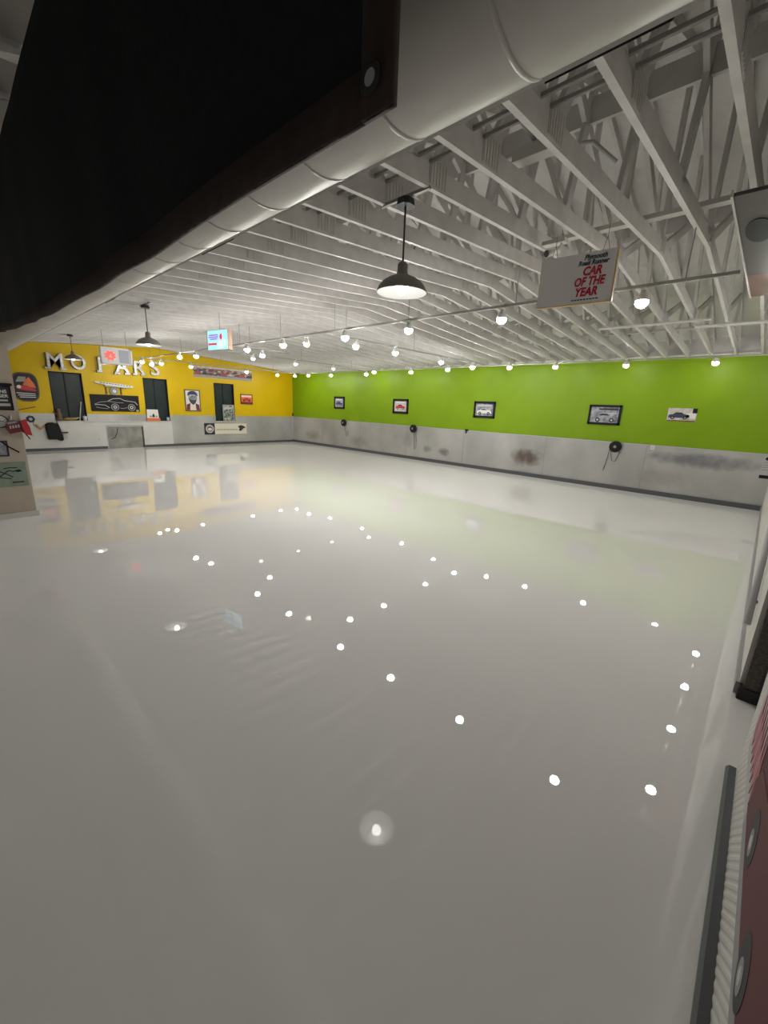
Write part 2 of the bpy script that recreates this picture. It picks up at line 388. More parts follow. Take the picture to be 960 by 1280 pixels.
# braces lying across the bottom chords
def xbar(name, label, cat, x0, x1, y, z, w, h, m, group=None):
    t = tag(mk(name, m, None, (x0, x1, -w/2, w/2, 0, h)), label, cat, group); t.location = (0, y, z); return t
zt = lambda y: prof(y)+DZ+.003
xbar('lateral_brace', 'white timber batten lying across the chords beside the grey soffit', 'brace', -2.14, .0, 4.82, zt(4.82), .09, .04, 'white')
xbar('lateral_brace', 'long white timber batten across the truss chords near the ridge', 'brace', W+.1, -2.6, 6.9, zt(6.9), .09, .038, 'white')
xbar('lateral_brace', 'long white timber batten across the trusses nearest the green wall', 'brace', W+.1, .17, 9.6, zt(9.6), .09, .038, 'white')
xbar('lateral_board', 'deep white board running high across the truss webs on the duct side', 'brace', W+.1, .17, 4.2, 4.22, .036, .19, 'white')
xbar('lateral_board', 'deep white board running high across the truss webs on the green wall side', 'brace', W+.1, .17, 7.2, 4.25, .036, .19, 'white')
for y, w1 in ((2.44, 'nearer the duct'), (2.56, 'farther from the duct')):
    bm = bmesh.new(); tube(bm, [(W+.1, 0, 0), (R-.05, 0, 0)], .014, 8)
    o = tag(obj('conduit', bm, 'rod'), 'thin grey conduit across the trusses, of the pair the one %s' % w1, 'conduit'); o.location = (0, y, zt(y)+.015)
# wiring box above the second bay with looped flexible conduits
t = thing('junction_box', 'dark grey junction box with cables above the trusses near the banner corner', 'junction box', (-1.50, 3.06, 3.53))
mk('box_body', 'plate', t, (-.20,.14,-.05,.05,-.03,.05), bevel=.004)
for pts in ([(-.05,0,.06),(-.12,-.25,.16),(-.2,-.55,.12),(-.24,-.8,.02)], [(.02,0,.06),(-.02,-.3,.3),(-.05,-.6,.32),(-.1,-.85,.1)], [(.1,.03,.0),(.25,.2,.05),(.38,.32,-.06)], [(-.1,.03,.02),(-.22,.1,.1),(-.34,.02,.05)]):
    bm = bmesh.new(); tube(bm, pts, .013, 8); obj('cable', bm, 'lgrey', t, smooth=True)
# conduits hung from the far trusses
for x0, x1, y, lab in ((-2.6,-1.0,8.3,'short grey pipe run hung under the trusses beyond the car of the year sign'), (-1.25,R-.05,8.7,'short grey pipe run under the trusses nearest the right side wall')):
    bm = bmesh.new(); tube(bm, [(x0,0,0),(x1,0,0)], .022, 8); tube(bm, [(x0+.2,0,0),(x0+.2,0,.12)], .014, 6); tube(bm, [(x1-.2,0,0),(x1-.2,0,.12)], .014, 6)
    o = tag(obj('pipe', bm, 'white'), lab, 'pipe'); o.location = (0, y, prof(y)-.04)

# ------------------------------------------------------------------ round duct
DR = .25; DY, DZc = 1.165, 2.93
t = thing('air_duct', 'long round pale duct under the trusses behind the black banner', 'air duct', (0, DY, DZc))
bm = bmesh.new(); rings = []; seg = 40
xs_d = [.15 - .41*k for k in range(42)]
for i, x in enumerate(xs_d):
    rings.append([bm.verts.new((max(x, W+.03), DR*math.cos(2*PI*k/seg), DR*math.sin(2*PI*k/seg))) for k in range(seg)])
for i in range(len(rings)-1):
    for k in range(seg): bm.faces.new((rings[i][k], rings[i][(k+1)%seg], rings[i+1][(k+1)%seg], rings[i+1][k]))
bm.faces.new(rings[0]); bm.faces.new(rings[-1])
obj('duct_shell', bm, 'duct', t, smooth=True)
bm = bmesh.new(); prism_x(bm, [(r_*math.cos(math.radians(a_)), r_*math.sin(math.radians(a_))) for r_, a_ in ((DR-.002,-57),(DR+.009,-56.5),(DR+.009,-54),(DR-.002,-53.5))], W+.05, .15); obj('lit_edge_strip', bm, 'white', t)  # thin white strip added to paint the lit lower edge of the duct
for x in xs_d[1:-1]:
    bm = bmesh.new(); lathe(bm, [(DR-.002,-.008),(DR+.003,-.007),(DR+.003,.007),(DR-.002,.008)], seg, 'x', (x,0,0)); obj('seam_ring', bm, 'duct', t, smooth=True)
for x0, x1 in ((-.68,-.37), (-2.98,-2.56), (-5.3,-5.0)):
    bm = bmesh.new(); a0, a1 = math.radians(-46), math.radians(-31)
    for r0 in (DR+.002,):
        pts = [(math.cos(a0+(a1-a0)*q/4)*r0, math.sin(a0+(a1-a0)*q/4)*r0) for q in range(5)] + [(math.cos(a1-(a1-a0)*q/4)*(r0+.016), math.sin(a1-(a1-a0)*q/4)*(r0+.016)) for q in range(5)]
        prism_x(bm, pts, x0, x1)
    obj('slot_diffuser', bm, 'black', t)
for x in xs_t[2::4]:
    bm = bmesh.new(); xx = x+.03
    tube(bm, [(xx, .0, DR), (xx, 0, prof(DY)-DZc+.05)], .006, 6); obj('hanger_strap', bm, 'rod', t)

# ------------------------------------------------------------------ black banner
BY = .45
x0, x1, ztop = -5.1, -.433, 3.14
def zb(x):
    s = (x1-x)/(x1-x0); return 2.185 + .11*s - .045*math.sin(PI*min(1, s*1.05))
def sheet(name, m, parent, u0, u1, v0, v1, off=0., nu=90, nv=16, th=.004):
    """a piece of the hanging cloth: u along x, v from hem to top, with soft folds"""
    bm = bmesh.new(); g = []
    for side in (0, 1):
        rows = []
        for i in range(nu+1):
            x = u0+(u1-u0)*i/nu; row = []
            for j in range(nv+1):
                b = zb(x); v = v0+(v1-v0)*j/nv; z = b+(ztop-b)*v
                s = (x1-x)/(x1-x0)
                amp = .004+.011*max(0, s-.5)
                yy = amp*math.sin(x*9+2.2*v+math.sin(x*4)) * (1-.75*v) + amp*.6*math.sin(x*21+3*v)*(1-v)*max(0, s-.5)
                row.append(bm.verts.new((x, yy+off+(th if side else 0), z)))
            rows.append(row)
        g.append(rows)
    for rows in g:
        for i in range(nu):
            for j in range(nv): bm.faces.new((rows[i][j], rows[i+1][j], rows[i+1][j+1], rows[i][j+1]))
    for i in range(nu):
        for j in (0, nv): bm.faces.new((g[0][i][j], g[0][i+1][j], g[1][i+1][j], g[1][i][j]))
    for j in range(nv):
        for i in (0, nu): bm.faces.new((g[0][i][j], g[0][i][j+1], g[1][i][j+1], g[1][i][j]))
    return obj(name, bm, m, parent, smooth=True)
t = thing('banner', 'large black cloth banner with brown hem hanging above the camera', 'banner', (0, BY, 0))
sheet('cloth', 'fabric', t, x0, x1, 0, 1)
sheet('hem', 'hem', t, x1-.055, x1+.001, 0, 1, off=-.0035, nu=4, th=.011)
sheet('hem', 'hem', t, x0, x1-.055, 0, .06, off=-.0035, nu=90, nv=2, th=.011)
bm = bmesh.new(); tp = []
for k in range(24):
    a = 2*PI*k/24; tp.append((math.cos(a), math.sin(a)))
cx_, cz_ = x1-.033, zb(x1)+.036
rg = []
for (r, yy) in ((.0095,-.006),(.0145,-.009),(.018,-.005)): rg.append([bm.verts.new((cx_+r*a, yy, cz_+r*b)) for a, b in tp])
for i in range(2):
    for k in range(24): bm.faces.new((rg[i][k], rg[i][(k+1)%24], rg[i+1][(k+1)%24], rg[i+1][k]))
obj('grommet_ring', bm, 'dark', t, smooth=True)
bm = bmesh.new(); disc_y(bm, cx_, cz_, .0096, -.006, -.004); obj('grommet_hole', bm, 'lgrey', t)

# ------------------------------------------------------------------ soffit panel at the upper right
t = thing('soffit_box', 'grey overhead soffit box with oval black hole at the right wall', 'soffit', (0, 0, 3.1))
mk('panel', 'soffit', t, (-.44,R+.01,3.42,5.22,0,.022), bevel=.004)
mk('panel', 'pink', t, (-.44,R+.01,5.22,6.1,0,.022), bevel=.004)  # pink reflection of something red, put into this panel's colour
mk('edge_trim', 'white', t, (-.452,-.44,3.40,6.13,-.006,.03))
bm = bmesh.new(); prism_z(bm, [(-.335+.075*math.cos(2*PI*k/36), 4.08+.235*math.sin(2*PI*k/36)) for k in range(36)], -.005, .004); obj('speaker_hole', bm, 'black', t)

# ------------------------------------------------------------------ track lighting
ZR = 3.03
def rail(label, a, b, hang):
    t = thing('track_rail', label, 'track rail', ((a[0]+b[0])/2, (a[1]+b[1])/2, ZR))
    ox, oy = t.location.x, t.location.y; alongx = abs(a[0]-b[0]) > abs(a[1]-b[1])
    L = (abs(a[0]-b[0]) if alongx else abs(a[1]-b[1]))/2
    mk('channel', 'rail', t, (-L,L,-.017,.017,0,.028) if alongx else (-.017,.017,-L,L,0,.028))
    for h in hang:
        bm = bmesh.new(); p = (h-ox, 0) if alongx else (0, h-oy); y_ = oy if alongx else h
        tube(bm, [(p[0],p[1],.028),(p[0],p[1],prof(y_)-ZR)], .005, 6); obj('hanger_rod', bm, 'rod', t)
near_t = lambda x: min(xs_t, key=lambda q: abs(q-x))
rail('grey track rail crossing the room parallel to the green wall, under the trusses', (-.46,4.85), (-15.2,4.85), [near_t(-.9-1.65*k) for k in range(9)])
rail('grey track rail running from mid room towards the green wall', (-6.12,4.9), (-6.12,10.5), [5.4,7.4,9.4])
rail('grey track rail along the top of the green wall', (-.3,10.75), (-15.3,10.75), [near_t(-1.0-1.8*k) for k in range(8)])
rail('grey track rail along the top of the yellow wall', (-15.34,4.6), (-15.34,10.7), [5.0,7.4,9.6])
rail('grey track rail with turned heads nearer the yellow wall', (-10.6,4.9), (-10.6,10.7), [5.6,7.6,9.6])
rail('short grey track rail branching off between the two cross rails', (-9.28,4.9), (-9.28,6.3), [5.2,6.1])
rail('grey track rail hidden along the right side wall', (-.2,5.2), (-.2,10.7), [6.2,8.2,10.0])

def make_head(bulbmat):
    t = thing('track_spotlight', '', 'spotlight', (0,0,0), 0, 'track spotlights')
    bm = bmesh.new(); ball(bm, .058, (0,0,0), 2, .9); b = obj('bulb', bm, bulbmat, t, smooth=True)
    bm = bmesh.new(); lathe(bm, [(.0,.056),(.040,.050),(.054,.032),(.0575,.013),(.062,.013),(.059,.036),(.048,.066),(.030,.085),(.024,.115),(.0,.115)], 18)
    obj('lamp_holder', bm, 'holder', t, smooth=True)
    bm = bmesh.new(); box(bm, -.02, .02, -.045, .045, .110, .128); obj('mount', bm, 'holder', t)
    return t
low = make_head('bulb_low'); lit = make_head('bulb'); wallh = make_head('bulb_wall'); cross = make_head('bulb_cross'); side = make_head('dimbulb'); usedh = set()
def place_head(src, x, y, z, rot, label):
    key = id(src)
    if key not in usedh:
        usedh.add(key); o = src; o.location = (x,y,z); o.rotation_euler = (0,0,rot); o['label'] = label
    else: o = dup(src, (x,y,z), label, rot)
    return o
ZB = ZR-.12
LA = [(-1.16,4.88),(-2.64,4.88),(-4.08,4.85),(-5.42,4.82),(-7.23,4.82),(-8.61,4.82),(-11.28,4.84),(-12.0,4.7)]
for k, (x,y) in enumerate(LA): place_head(low if k < 2 else lit, x, y-.06, ZB-.02, 0, 'lit white spotlight on the mid-room track, %s from the right wall' % ORD[k])
LC = [(-1.08,10.8),(-2.66,10.7),(-4.16,10.5),(-5.27,10.3),(-7.17,10.25),(-8.86,10.62),(-10.12,10.2),(-11.11,10.8),(-13.05,10.75),(-14.19,10.5),(-15.2,10.55)]
for k, (x,y) in enumerate(LC): place_head(low if k < 4 else wallh, x, y, ZB+.02, PI if y < 10.6 else 0, 'lit white spotlight along the green wall, %s from the right wall' % ORD[k])
LB = [5.65,6.7,8.46,9.75]
for k, y in enumerate(LB): place_head(cross, -6.12+.08*(1 if k % 2 else 0), y, ZB, PI/2, 'lit white spotlight on the cross track at mid room, %s from its near end' % ORD[k])
LD = [4.72,5.02,5.30,6.29,8.38,9.79]
for k, y in enumerate(LD): place_head(wallh, -15.34+.07*((k+1) % 2), y, ZB-(.05 if k == 1 else 0), -PI/2, 'lit white spotlight along the yellow wall, %s from the left end of its track' % ORD[k])
place_head(cross, -9.28, 5.52, ZB-.02, PI/2, 'lit white spotlight alone on the short branch track')
for k, (x,y) in enumerate([(-10.6,6.02),(-10.6,7.39),(-10.6,8.83)]): place_head(side, x, y, ZB+.02, -PI/2, 'white spotlight turned away towards the yellow wall, %s from the near end' % ORD[k])
place_head(side, -6.8, 5.0, ZB-.0, -PI/2, 'white spotlight turned sideways on the mid-room track between lit ones')
for k, y in enumerate([5.6,7.08,8.5,10.0]): place_head(low, -.2, y, ZB, PI/2, 'lit white spotlight beside the right side wall, %s from the grey soffit' % ORD[k])
# unlit dark-faced spotlight on its own bracket by the hanging sign
t = thing('dark_spotlight', 'unlit dark-faced spotlight on a truss bracket by the hanging sign', 'spotlight', (-1.88,4.33,3.40))
mk('bracket', 'plate', t, (-.12,.10,-.04,.04,0,.035))
bm = bmesh.new(); tube(bm, [(.06,0,0),(.05,-.02,-.05),(.0,-.04,-.07)], .010, 8); tube(bm, [(.04,.02,-.06),(-.01,-.06,-.085),(-.03,-.10,-.10)], [.02,.03,.032], 12); obj('lamp_holder', bm, 'holder', t, smooth=True)
bm = bmesh.new(); tube(bm, [(-.03,-.098,-.099),(-.033,-.105,-.102)], .030, 16); obj('lens', bm, 'black', t)

# ------------------------------------------------------------------ pendants
def make_pendant(cordz):
    t = thing('pendant_lamp', '', 'pendant lamp', (0,0,0), 0, 'dome pendant lamps')
    bm = bmesh.new(); lathe(bm, [(.192,-.045),(.190,-.030),(.178,-.005),(.150,.028),(.105,.055),(.062,.072),(.045,.082),(.040,.105),(.038,.15),(.026,.165),(.008,.168)], 40)
    obj('shade', bm, 'pend', t, smooth=True)
    bm = bmesh.new(); lathe(bm, [(.190,-.0455),(.184,-.034),(.172,-.010),(.146,.022),(.102,.048),(.06,.064),(.0,.068)], 40); obj('shade_lining', bm, 'pendin', t, smooth=True)
    bm = bmesh.new(); ball(bm, .052, (0,0,-.005), 2, 1.15); obj('bulb', bm, 'pendbulb', t, smooth=True)
    bm = bmesh.new(); lathe(bm, [(.0,.07),(.024,.068),(.022,.042),(.0,.040)], 16); obj('socket', bm, 'dark', t)
    bm = bmesh.new(); tube(bm, [(0,0,.165),(0,0,cordz+.012)], .007, 8); obj('cord', bm, 'dark', t)
    bm = bmesh.new(); hexa(bm, [(-.062*a,-.062*b,cordz+.01) for a,b in ((-1,-.5),(-.5,-1),(.5,-1),(1,-.5),(1,.5),(.5,1),(-.5,1),(-1,.5))], [(-.055*a,-.055*b,cordz+.055) for a,b in ((-1,-.5),(-.5,-1),(.5,-1),(1,-.5),(1,.5),(.5,1),(-.5,1),(-1,.5))])
    obj('ceiling_box', bm, 'dark', t)
    bm = bmesh.new(); box(bm, -.22,.22,-.012,.012,cordz+.06,cordz+.08); obj('mounting_bar', bm, 'rod', t)
    return t
P0 = make_pendant(.52); P0.location = (-2.28,2.57,2.71); P0['label'] = 'largest-looking bronze dome pendant lamp, hanging nearest over the floor'
dup(P0, (-7.99,2.6,2.71), 'bronze dome pendant lamp hanging beside the lit cyan box sign')
dup(P0, (-13.87,2.63,2.74), 'bronze dome pendant lamp in front of the letter M, farthest away')

# ------------------------------------------------------------------ flat pictures: local x right, z up, -y out of the wall
CAR = [(-.5,-.10),(-.5,.02),(-.46,.07),(-.30,.09),(-.17,.20),(.10,.20),(.24,.10),(.42,.08),(.49,.03),(.50,-.10)]
def car(parent, x, z, L, m, tire, hub, y, name='car_print', flip=False, glass=None):
    s = -1 if flip else 1
    o = poly(name, m, parent, [(x+s*a*L, z+b*L) for a, b in (CAR if not flip else CAR)], y-.002, y)
    for wx in (-.30,.30):
        bm = bmesh.new(); disc_y(bm, x+s*wx*L, z-.10*L, .095*L, y-.0035, y-.002, 18); obj('wheel', bm, tire, o)
        bm = bmesh.new(); disc_y(bm, x+s*wx*L, z-.10*L, .05*L, y-.0045, y-.0035, 14); obj('hub', bm, hub, o)
    if glass:
        poly('window_print', glass, o, [(x+s*a*L, z+b*L) for a, b in ((-.26,.10),(-.15,.18),(.08,.18),(.19,.10))], y-.0032, y-.002)
    return o
def picture(name, label, cat, loc, rot, w, h, frame, fw, inner, depth=.03, group=None, mat_=None, mw=0):
    t = thing(name, label, cat, loc, rot, group)
    if frame: mk('frame', frame, t, (-w/2,w/2,-depth,0,-h/2,-h/2+fw), (-w/2,w/2,-depth,0,h/2-fw,h/2), (-w/2,-w/2+fw,-depth,0,-h/2,h/2), (w/2-fw,w/2,-depth,0,-h/2,h/2), bevel=.003)
    if mat_: mk('picture_mat', mat_, t, (-w/2+fw,w/2-fw,-depth*.55,-.001,-h/2+fw,h/2-fw))
    g = fw+mw
    mk('print', inner, t, (-w/2+g,w/2-g,-depth*.62,-.001,-h/2+g,h/2-g))
    return t
Y90 = PI/2
def onyellow(y, z): return (W+.001, y, z)
def ongreen(x, z): return (x, D-.001, z)
FR = 'framed car pictures on the green wall'
t = picture('framed_picture', 'small black-framed picture on the green wall, nearest the yellow wall', 'picture', ongreen(-13.47,1.905), 0, .66, .50, 'black', .075, 'photo_blue', group=FR)
car(t, .0, -.04, .40, 'navy', 'black', 'lgrey', -.019); mk('sky_band', 'paper', t, (-.2,.2,-.0205,-.0185,.10,.14))
t = picture('framed_picture', 'black-framed picture of a red car on the green wall', 'picture', ongreen(-10.05,1.855), 0, .74, .52, 'black', .08, 'photo_warm', group=FR)
car(t, .0, -.03, .44, 'red', 'black', 'lgrey', -.019, glass='dark'); mk('caption_band', 'paper', t, (-.22,.22,-.0205,-.0185,.12,.155))
t = picture('framed_picture', 'black-framed picture under the spotlights, second from the right among the framed', 'picture', ongreen(-6.6,1.85), 0, .74, .50, 'black', .07, 'photo_grey', group=FR)
car(t, .0, -.06, .5, 'paper', 'black', 'grey', -.019, glass='navy'); mk('caption_band', 'lgrey', t, (-.26,.26,-.0205,-.0185,.10,.15))
t = picture('framed_picture', 'largest black-framed picture on the green wall, above the right cord reel', 'picture', ongreen(-3.165,1.84), 0, .76, .49, 'black', .055, 'photo_grey', group=FR)
car(t, .02, -.07, .55, 'photo_grey', 'black', 'lgrey', -.019, glass='dark'); mk('caption_band', 'dark', t, (-.14,.3,-.0205,-.0185,.12,.16)); mk('caption_band', 'lgrey', t, (-.1,.28,-.0205,-.0185,.03,.05))
t = picture('unframed_photo', 'unframed car photo at the right end of the green wall', 'picture', ongreen(-1.55,1.91), 0, .55, .29, None, 0, 'photo_warm', depth=.012)
car(t, -.05, -.03, .40, 'navy', 'black', 'grey', -.008, glass='dark'); mk('smoke_print', 'paper', t, (.08,.26,-.010,-.0074,-.08,.03)); mk('border_print', 'maroon', t, (-.27,.27,-.010,-.0074,-.145,-.125)); mk('corner_print', 'black', t, (.19,.275,-.010,-.0074,.04,.145))

# cord reels hung on the metal sheeting
def reel(label, x, z, drops):
    t = thing('cord_reel', label, 'cord reel', (x, D-.012, z), 0, 'black cord reels on the metal sheeting')
    bm = bmesh.new(); lathe(bm, [(.0,-.11),(.05,-.11),(.055,-.095),(.13,-.09),(.14,-.08),(.14,-.03),(.13,-.02),(.06,-.015),(.06,0)], 28, 'y'); obj('drum', bm, 'black', t, smooth=False)
    bm = bmesh.new(); lathe(bm, [(.0,-.118),(.03,-.118),(.035,-.108)], 18, 'y'); obj('hub', bm, 'grey', t)
    for pts in drops:
        bm = bmesh.new(); tube(bm, pts, .006, 6); obj('cord', bm, 'dark', t)
reel('black round cord reel on the green wall sheeting, farthest from the camera', -13.12, 1.10, [[(.05,-.05,-.12),(.10,-.02,-.35),(.16,-.015,-.55),(.22,-.015,-.5),(.26,-.015,-.3)]])
reel('black cord reel below the picture of the red car', -9.35, 1.10, [[(.05,-.05,-.1),(.05,-.02,-.4),(.07,-.015,-.75)], [(.12,-.05,-.08),(.15,-.02,-.4),(.14,-.015,-.7)]])
reel('black round cord reel with a looping cord, below the largest framed picture', -2.77, 1.075, [[(-.12,-.05,-.05),(-.15,-.02,-.3),(-.20,-.015,-.62)], [(-.1,-.04,-.1),(-.04,-.02,-.36),(.04,-.02,-.37),(.12,-.04,-.1)]])
t = thing('wall_hook', 'small black hook on the sheeting between two cord reels', 'hook', (-7.16, D-.012, 1.19))
mk('hook_plate', 'black', t, (-.05,.05,-.04,0,-.02,.03)); mk('hook_stem', 'black', t, (-.02,.02,-.05,-.03,-.10,.0))
t = thing('wall_outlet', 'small white outlet at the sheeting top right of the looping cord reel', 'outlet', (-1.98, D-.012, 1.13))
mk('cover', 'paper', t, (-.04,.04,-.02,0,-.05,.04), bevel=.004); mk('socket', 'lgrey', t, (-.02,.02,-.024,-.02,-.03,.02))
t = thing('corner_notice', 'grey notice with black bar at the right end of the sheeting', 'notice', (.095, D-.013, .9))
mk('sheet', 'lgrey', t, (-.085,.09,-.004,0,-.22,.25)); mk('bar_print', 'black', t, (-.085,.09,-.006,-.004,-.22,-.15))
bm = bmesh.new(); disc_y(bm, -.02, .19, .035, -.006, -.004); disc_y(bm, .055, .19, .03, -.006, -.004); obj('emblem_print', bm, 'black', t)
for q in range(4): mk('line_print', 'grey', t, (-.07,.085,-.0055,-.004,.10-.05*q,.115-.05*q))
t = thing('corner_fitting', 'small dark fitting in the far corner above the sheeting', 'fitting', (W+.03, D-.03, 1.28))
mk('fitting_body', 'black', t, (-.02,.03,-.03,.02,-.06,.06), bevel=.006)

# ------------------------------------------------------------------ yellow wall: letters, pictures, signs
def letter(ch, y, z, h, xs=1.0):
    t = thing('marquee_letter', 'grey metal letter %s of the word on the yellow wall' % ch, 'letter', onyellow(y, z), Y90, 'metal marquee letters')
    t.location.x = W+.001
    size = h/.72
    body = text('letter_body', ch, size, 'galv', t, (0,-.055,0), extrude=.055, offset=.016*h/.5, xs=xs)
    face = text('letter_face', ch, size, 'letterface', t, (0,-.114,0), extrude=.003, offset=.004, xs=xs)
    zb_ = -h/2
    if ch in 'MPAR':       # slab serifs at the feet
        feet = {'M': (-.19,.19), 'P': (-.10,), 'A': (-.16,.16), 'R': (-.13,.15)}[ch]
        for fx in feet:
            sf = mk('letter_serif', 'galv', t, (fx*xs-.085, fx*xs+.085, -.11, 0, zb_-.028, zb_+.04))
            mk('serif_face', 'letterface', sf, (fx*xs-.065, fx*xs+.065, -.116, -.11, zb_-.01, zb_+.022))
letter('M', 2.70, 2.78, .44, 1.0); letter('O', 3.30, 2.78, .44, .85); letter('P', 3.97, 2.80, .44, 1.0)
letter('A', 4.53, 2.78, .44, .95); letter('R', 5.05, 2.79, .44, .95); letter('S', 5.58, 2.80, .50, 1.0)

# die-cut car sign
t = thing('die_cut_sign', 'round-cornered die-cut sign of a red and black car, left on the yellow wall', 'sign', onyellow(1.90,1.96), Y90)
out = []
for q in range(40):
    a = 2*PI*q/40; c, s = math.cos(a), math.sin(a); e = .62
    out.append((.31*math.copysign(abs(c)**e, c)+.0, .43*math.copysign(abs(s)**e, s)))
poly('sign_plate', 'brown', t, out, -.03, 0)
poly('sign_print', 'dark', t, [(a*.90, b*.92) for a, b in out], -.034, -.03)
poly('hood_print', 'orange', t, [(-.02,.18),(.10,.30),(.2,.12),(.24,-.02),(.10,.0),(-.06,.06)], -.037, -.034)
poly('fender_print', 'red', t, [(-.24,.02),(.0,.05),(.22,-.06),(.24,-.12),(.0,-.10),(-.22,-.06)], -.037, -.034)
poly('roof_print', 'grey', t, [(-.22,.14),(-.14,.30),(.04,.30),(.0,.16)], -.037, -.034)
for q in range(3): poly('chrome_print', 'silver', t, [(-.24+q*.03,-.17-q*.06),(.20,-.19-q*.05),(.20,-.205-q*.05),(-.24+q*.03,-.19-q*.06)], -.037, -.034)
bm = bmesh.new(); disc_y(bm, -.16, .0, .05, -.039, -.034); obj('headlight_print', bm, 'paper', t)
t = tag(mk('ledge_strip', 'maroon', None, (0,.03,-.28,.28,-.012,.012)), 'thin dark red strip on the yellow wall below the die-cut sign', 'trim strip'); t.location = (W, 1.78, 1.31); t.rotation_euler = (math.radians(14), 0, 0)

# wing-shaped shelf sign and its round badge
t = thing('wing_sign', 'long thin white sign with dark script above the black car panel', 'sign', onyellow(4.25,2.18), Y90)
poly('sign_board', 'paper', t, [(-.58,.06),(-.50,.075),(.1,.035),(.56,-.02),(.56,-.07),(.45,-.075),(-.2,-.03),(-.56,.03)], -.09, 0)
poly('lower_board', 'lgrey', t, [(-.3,-.025),(.4,-.07),(.38,-.10),(-.28,-.06)], -.11, -.02)
for q in range(11):
    x = -.42+q*.085; mk('script_mark', 'dark', t, (x,x+.055,-.094,-.09,.03-.075*(x+.42)/.9,.052-.075*(x+.42)/.9))
t = thing('round_badge', 'round silver badge between two posts below the wing sign', 'badge', onyellow(4.22,1.96), Y90)
bm = bmesh.new(); lathe(bm, [(.0,-.05),(.06,-.06),(.075,-.045),(.10,-.06),(.125,-.055),(.13,0)], 28, 'y'); obj('dial', bm, 'grey', t, smooth=False)
bm = bmesh.new(); disc_y(bm, .01, .0, .055, -.07, -.055, 18); obj('dial_centre', bm, 'paper', t)
for s in (-.22,.22): mk('post', 'brown', t, (s-.015,s+.015,-.05,0,-.11,.13))
# black panorama with a pale drawn car
t = picture('car_picture', 'wide black panel with a pale outlined car between the left windows', 'picture', onyellow(4.235,1.555), Y90, 1.47, .56, None, 0, 'black', depth=.03)
def ring_y(name, m, parent, x, z, r, w, y):
    bm = bmesh.new(); rg = []
    for rr in (r-w, r): rg.append([bm.verts.new((x+rr*math.cos(2*PI*k/28), y, z+rr*math.sin(2*PI*k/28))) for k in range(28)])
    for k in range(28): bm.faces.new((rg[0][k], rg[0][(k+1)%28], rg[1][(k+1)%28], rg[1][k]))
    r_ = bmesh.ops.extrude_face_region(bm, geom=bm.faces[:]); bmesh.ops.translate(bm, verts=[v for v in r_['geom'] if isinstance(v, bmesh.types.BMVert)], vec=(0,-.002,0))
    return obj(name, bm, m, parent)
YP = -.0195
for x in (-.03,.48): ring_y('wheel_print', 'grey', t, x, -.13, .12, .025, YP); ring_y('wheel_print', 'lgrey', t, x, -.13, .06, .035, YP)
def stroke(name, m, parent, pts, w, y):
    bm = bmesh.new()
    for a, b in zip(pts[:-1], pts[1:]):
        d = (Vector(b)-Vector(a)).normalized(); nn = Vector((-d.y, d.x))*w/2
        prism_y(bm, [(a[0]+nn.x,a[1]+nn.y),(a[0]-nn.x,a[1]-nn.y),(b[0]-nn.x,b[1]-nn.y),(b[0]+nn.x,b[1]+nn.y)], y-.002, y)
    return obj(name, bm, m, parent)
stroke('outline_print', 'lgrey', t, [(-.22,.07),(-.08,.15),(.14,.17),(.28,.10),(.60,.06),(.68,-.04)], .02, YP)
stroke('outline_print', 'grey', t, [(-.62,-.04),(-.45,.03),(-.22,.06),(.02,.03),(.24,.02)], .016, YP)
stroke('outline_print', 'lgrey', t, [(-.62,-.06),(-.5,-.055),(-.32,-.07),(-.2,-.16)], .02, YP)
stroke('outline_print', 'grey', t, [(.12,-.16),(.22,-.17),(.34,-.14)], .014, YP)
stroke('outline_print', 'grey', t, [(-.60,-.14),(-.45,-.17),(-.25,-.19)], .016, YP)
mk('caption_tag', 'lgrey', t, (.62,.70,-.022,-.0186,-.27,-.21))
# framed portrait
t = picture('framed_portrait', 'brown-framed poster of a bearded face in a dark cap', 'picture', onyellow(6.885,1.75), Y90, .60, .82, 'brown', .035, 'paper')
YP = -.019
poly('cap_print', 'navy', t, [(-.2,.17),(-.17,.30),(-.06,.36),(.08,.36),(.18,.29),(.21,.17),(.1,.22),(-.1,.22)], YP-.002, YP)
poly('face_print', 'photo_grey', t, [(-.15,.20),(.16,.20),(.17,.05),(.10,-.06),(.0,-.10),(-.10,-.06),(-.16,.05)], YP-.003, YP)
poly('beard_print', 'navy', t, [(-.15,.05),(-.06,.02),(.07,.02),(.16,.05),(.11,-.08),(.01,-.17),(-.10,-.08)], YP-.004, YP-.001)
for s in (-1,1):
    poly('jacket_print', 'maroon', t, [(s*.10,-.10),(s*.24,-.16),(s*.26,-.37),(s*.12,-.37)], YP-.002, YP)
    mk('eye_print', 'black', t, (s*.07-.025,s*.07+.025,YP-.005,YP-.003,.10,.125))
mk('shirt_print', 'cream', t, (-.1,.1,YP-.001,YP,-.37,-.10))
# panoramic crowd banner
t = picture('panorama_banner', 'long panoramic print of a crowd and parked cars high on the yellow wall', 'banner', onyellow(8.245,2.87), Y90, 2.49, .42, None, 0, 'crowd', depth=.02)
mk('road_print', 'grey', t, (-1.245,1.245,-.0145,-.0125,-.21,-.12)); mk('sky_print', 'photo_warm', t, (-1.245,1.245,-.0145,-.0125,.14,.21))
for q in range(9): car(t, -1.08+q*.27, -.065, .24, ['red','dark','maroon','navy','red','lgrey','maroon','red','dark'][q], 'black', 'grey', -.015)
for q in range(6): car(t, -.95+q*.37, .055, .15, ['dark','maroon','lgrey','red','dark','maroon'][q], 'black', 'grey', -.0145)
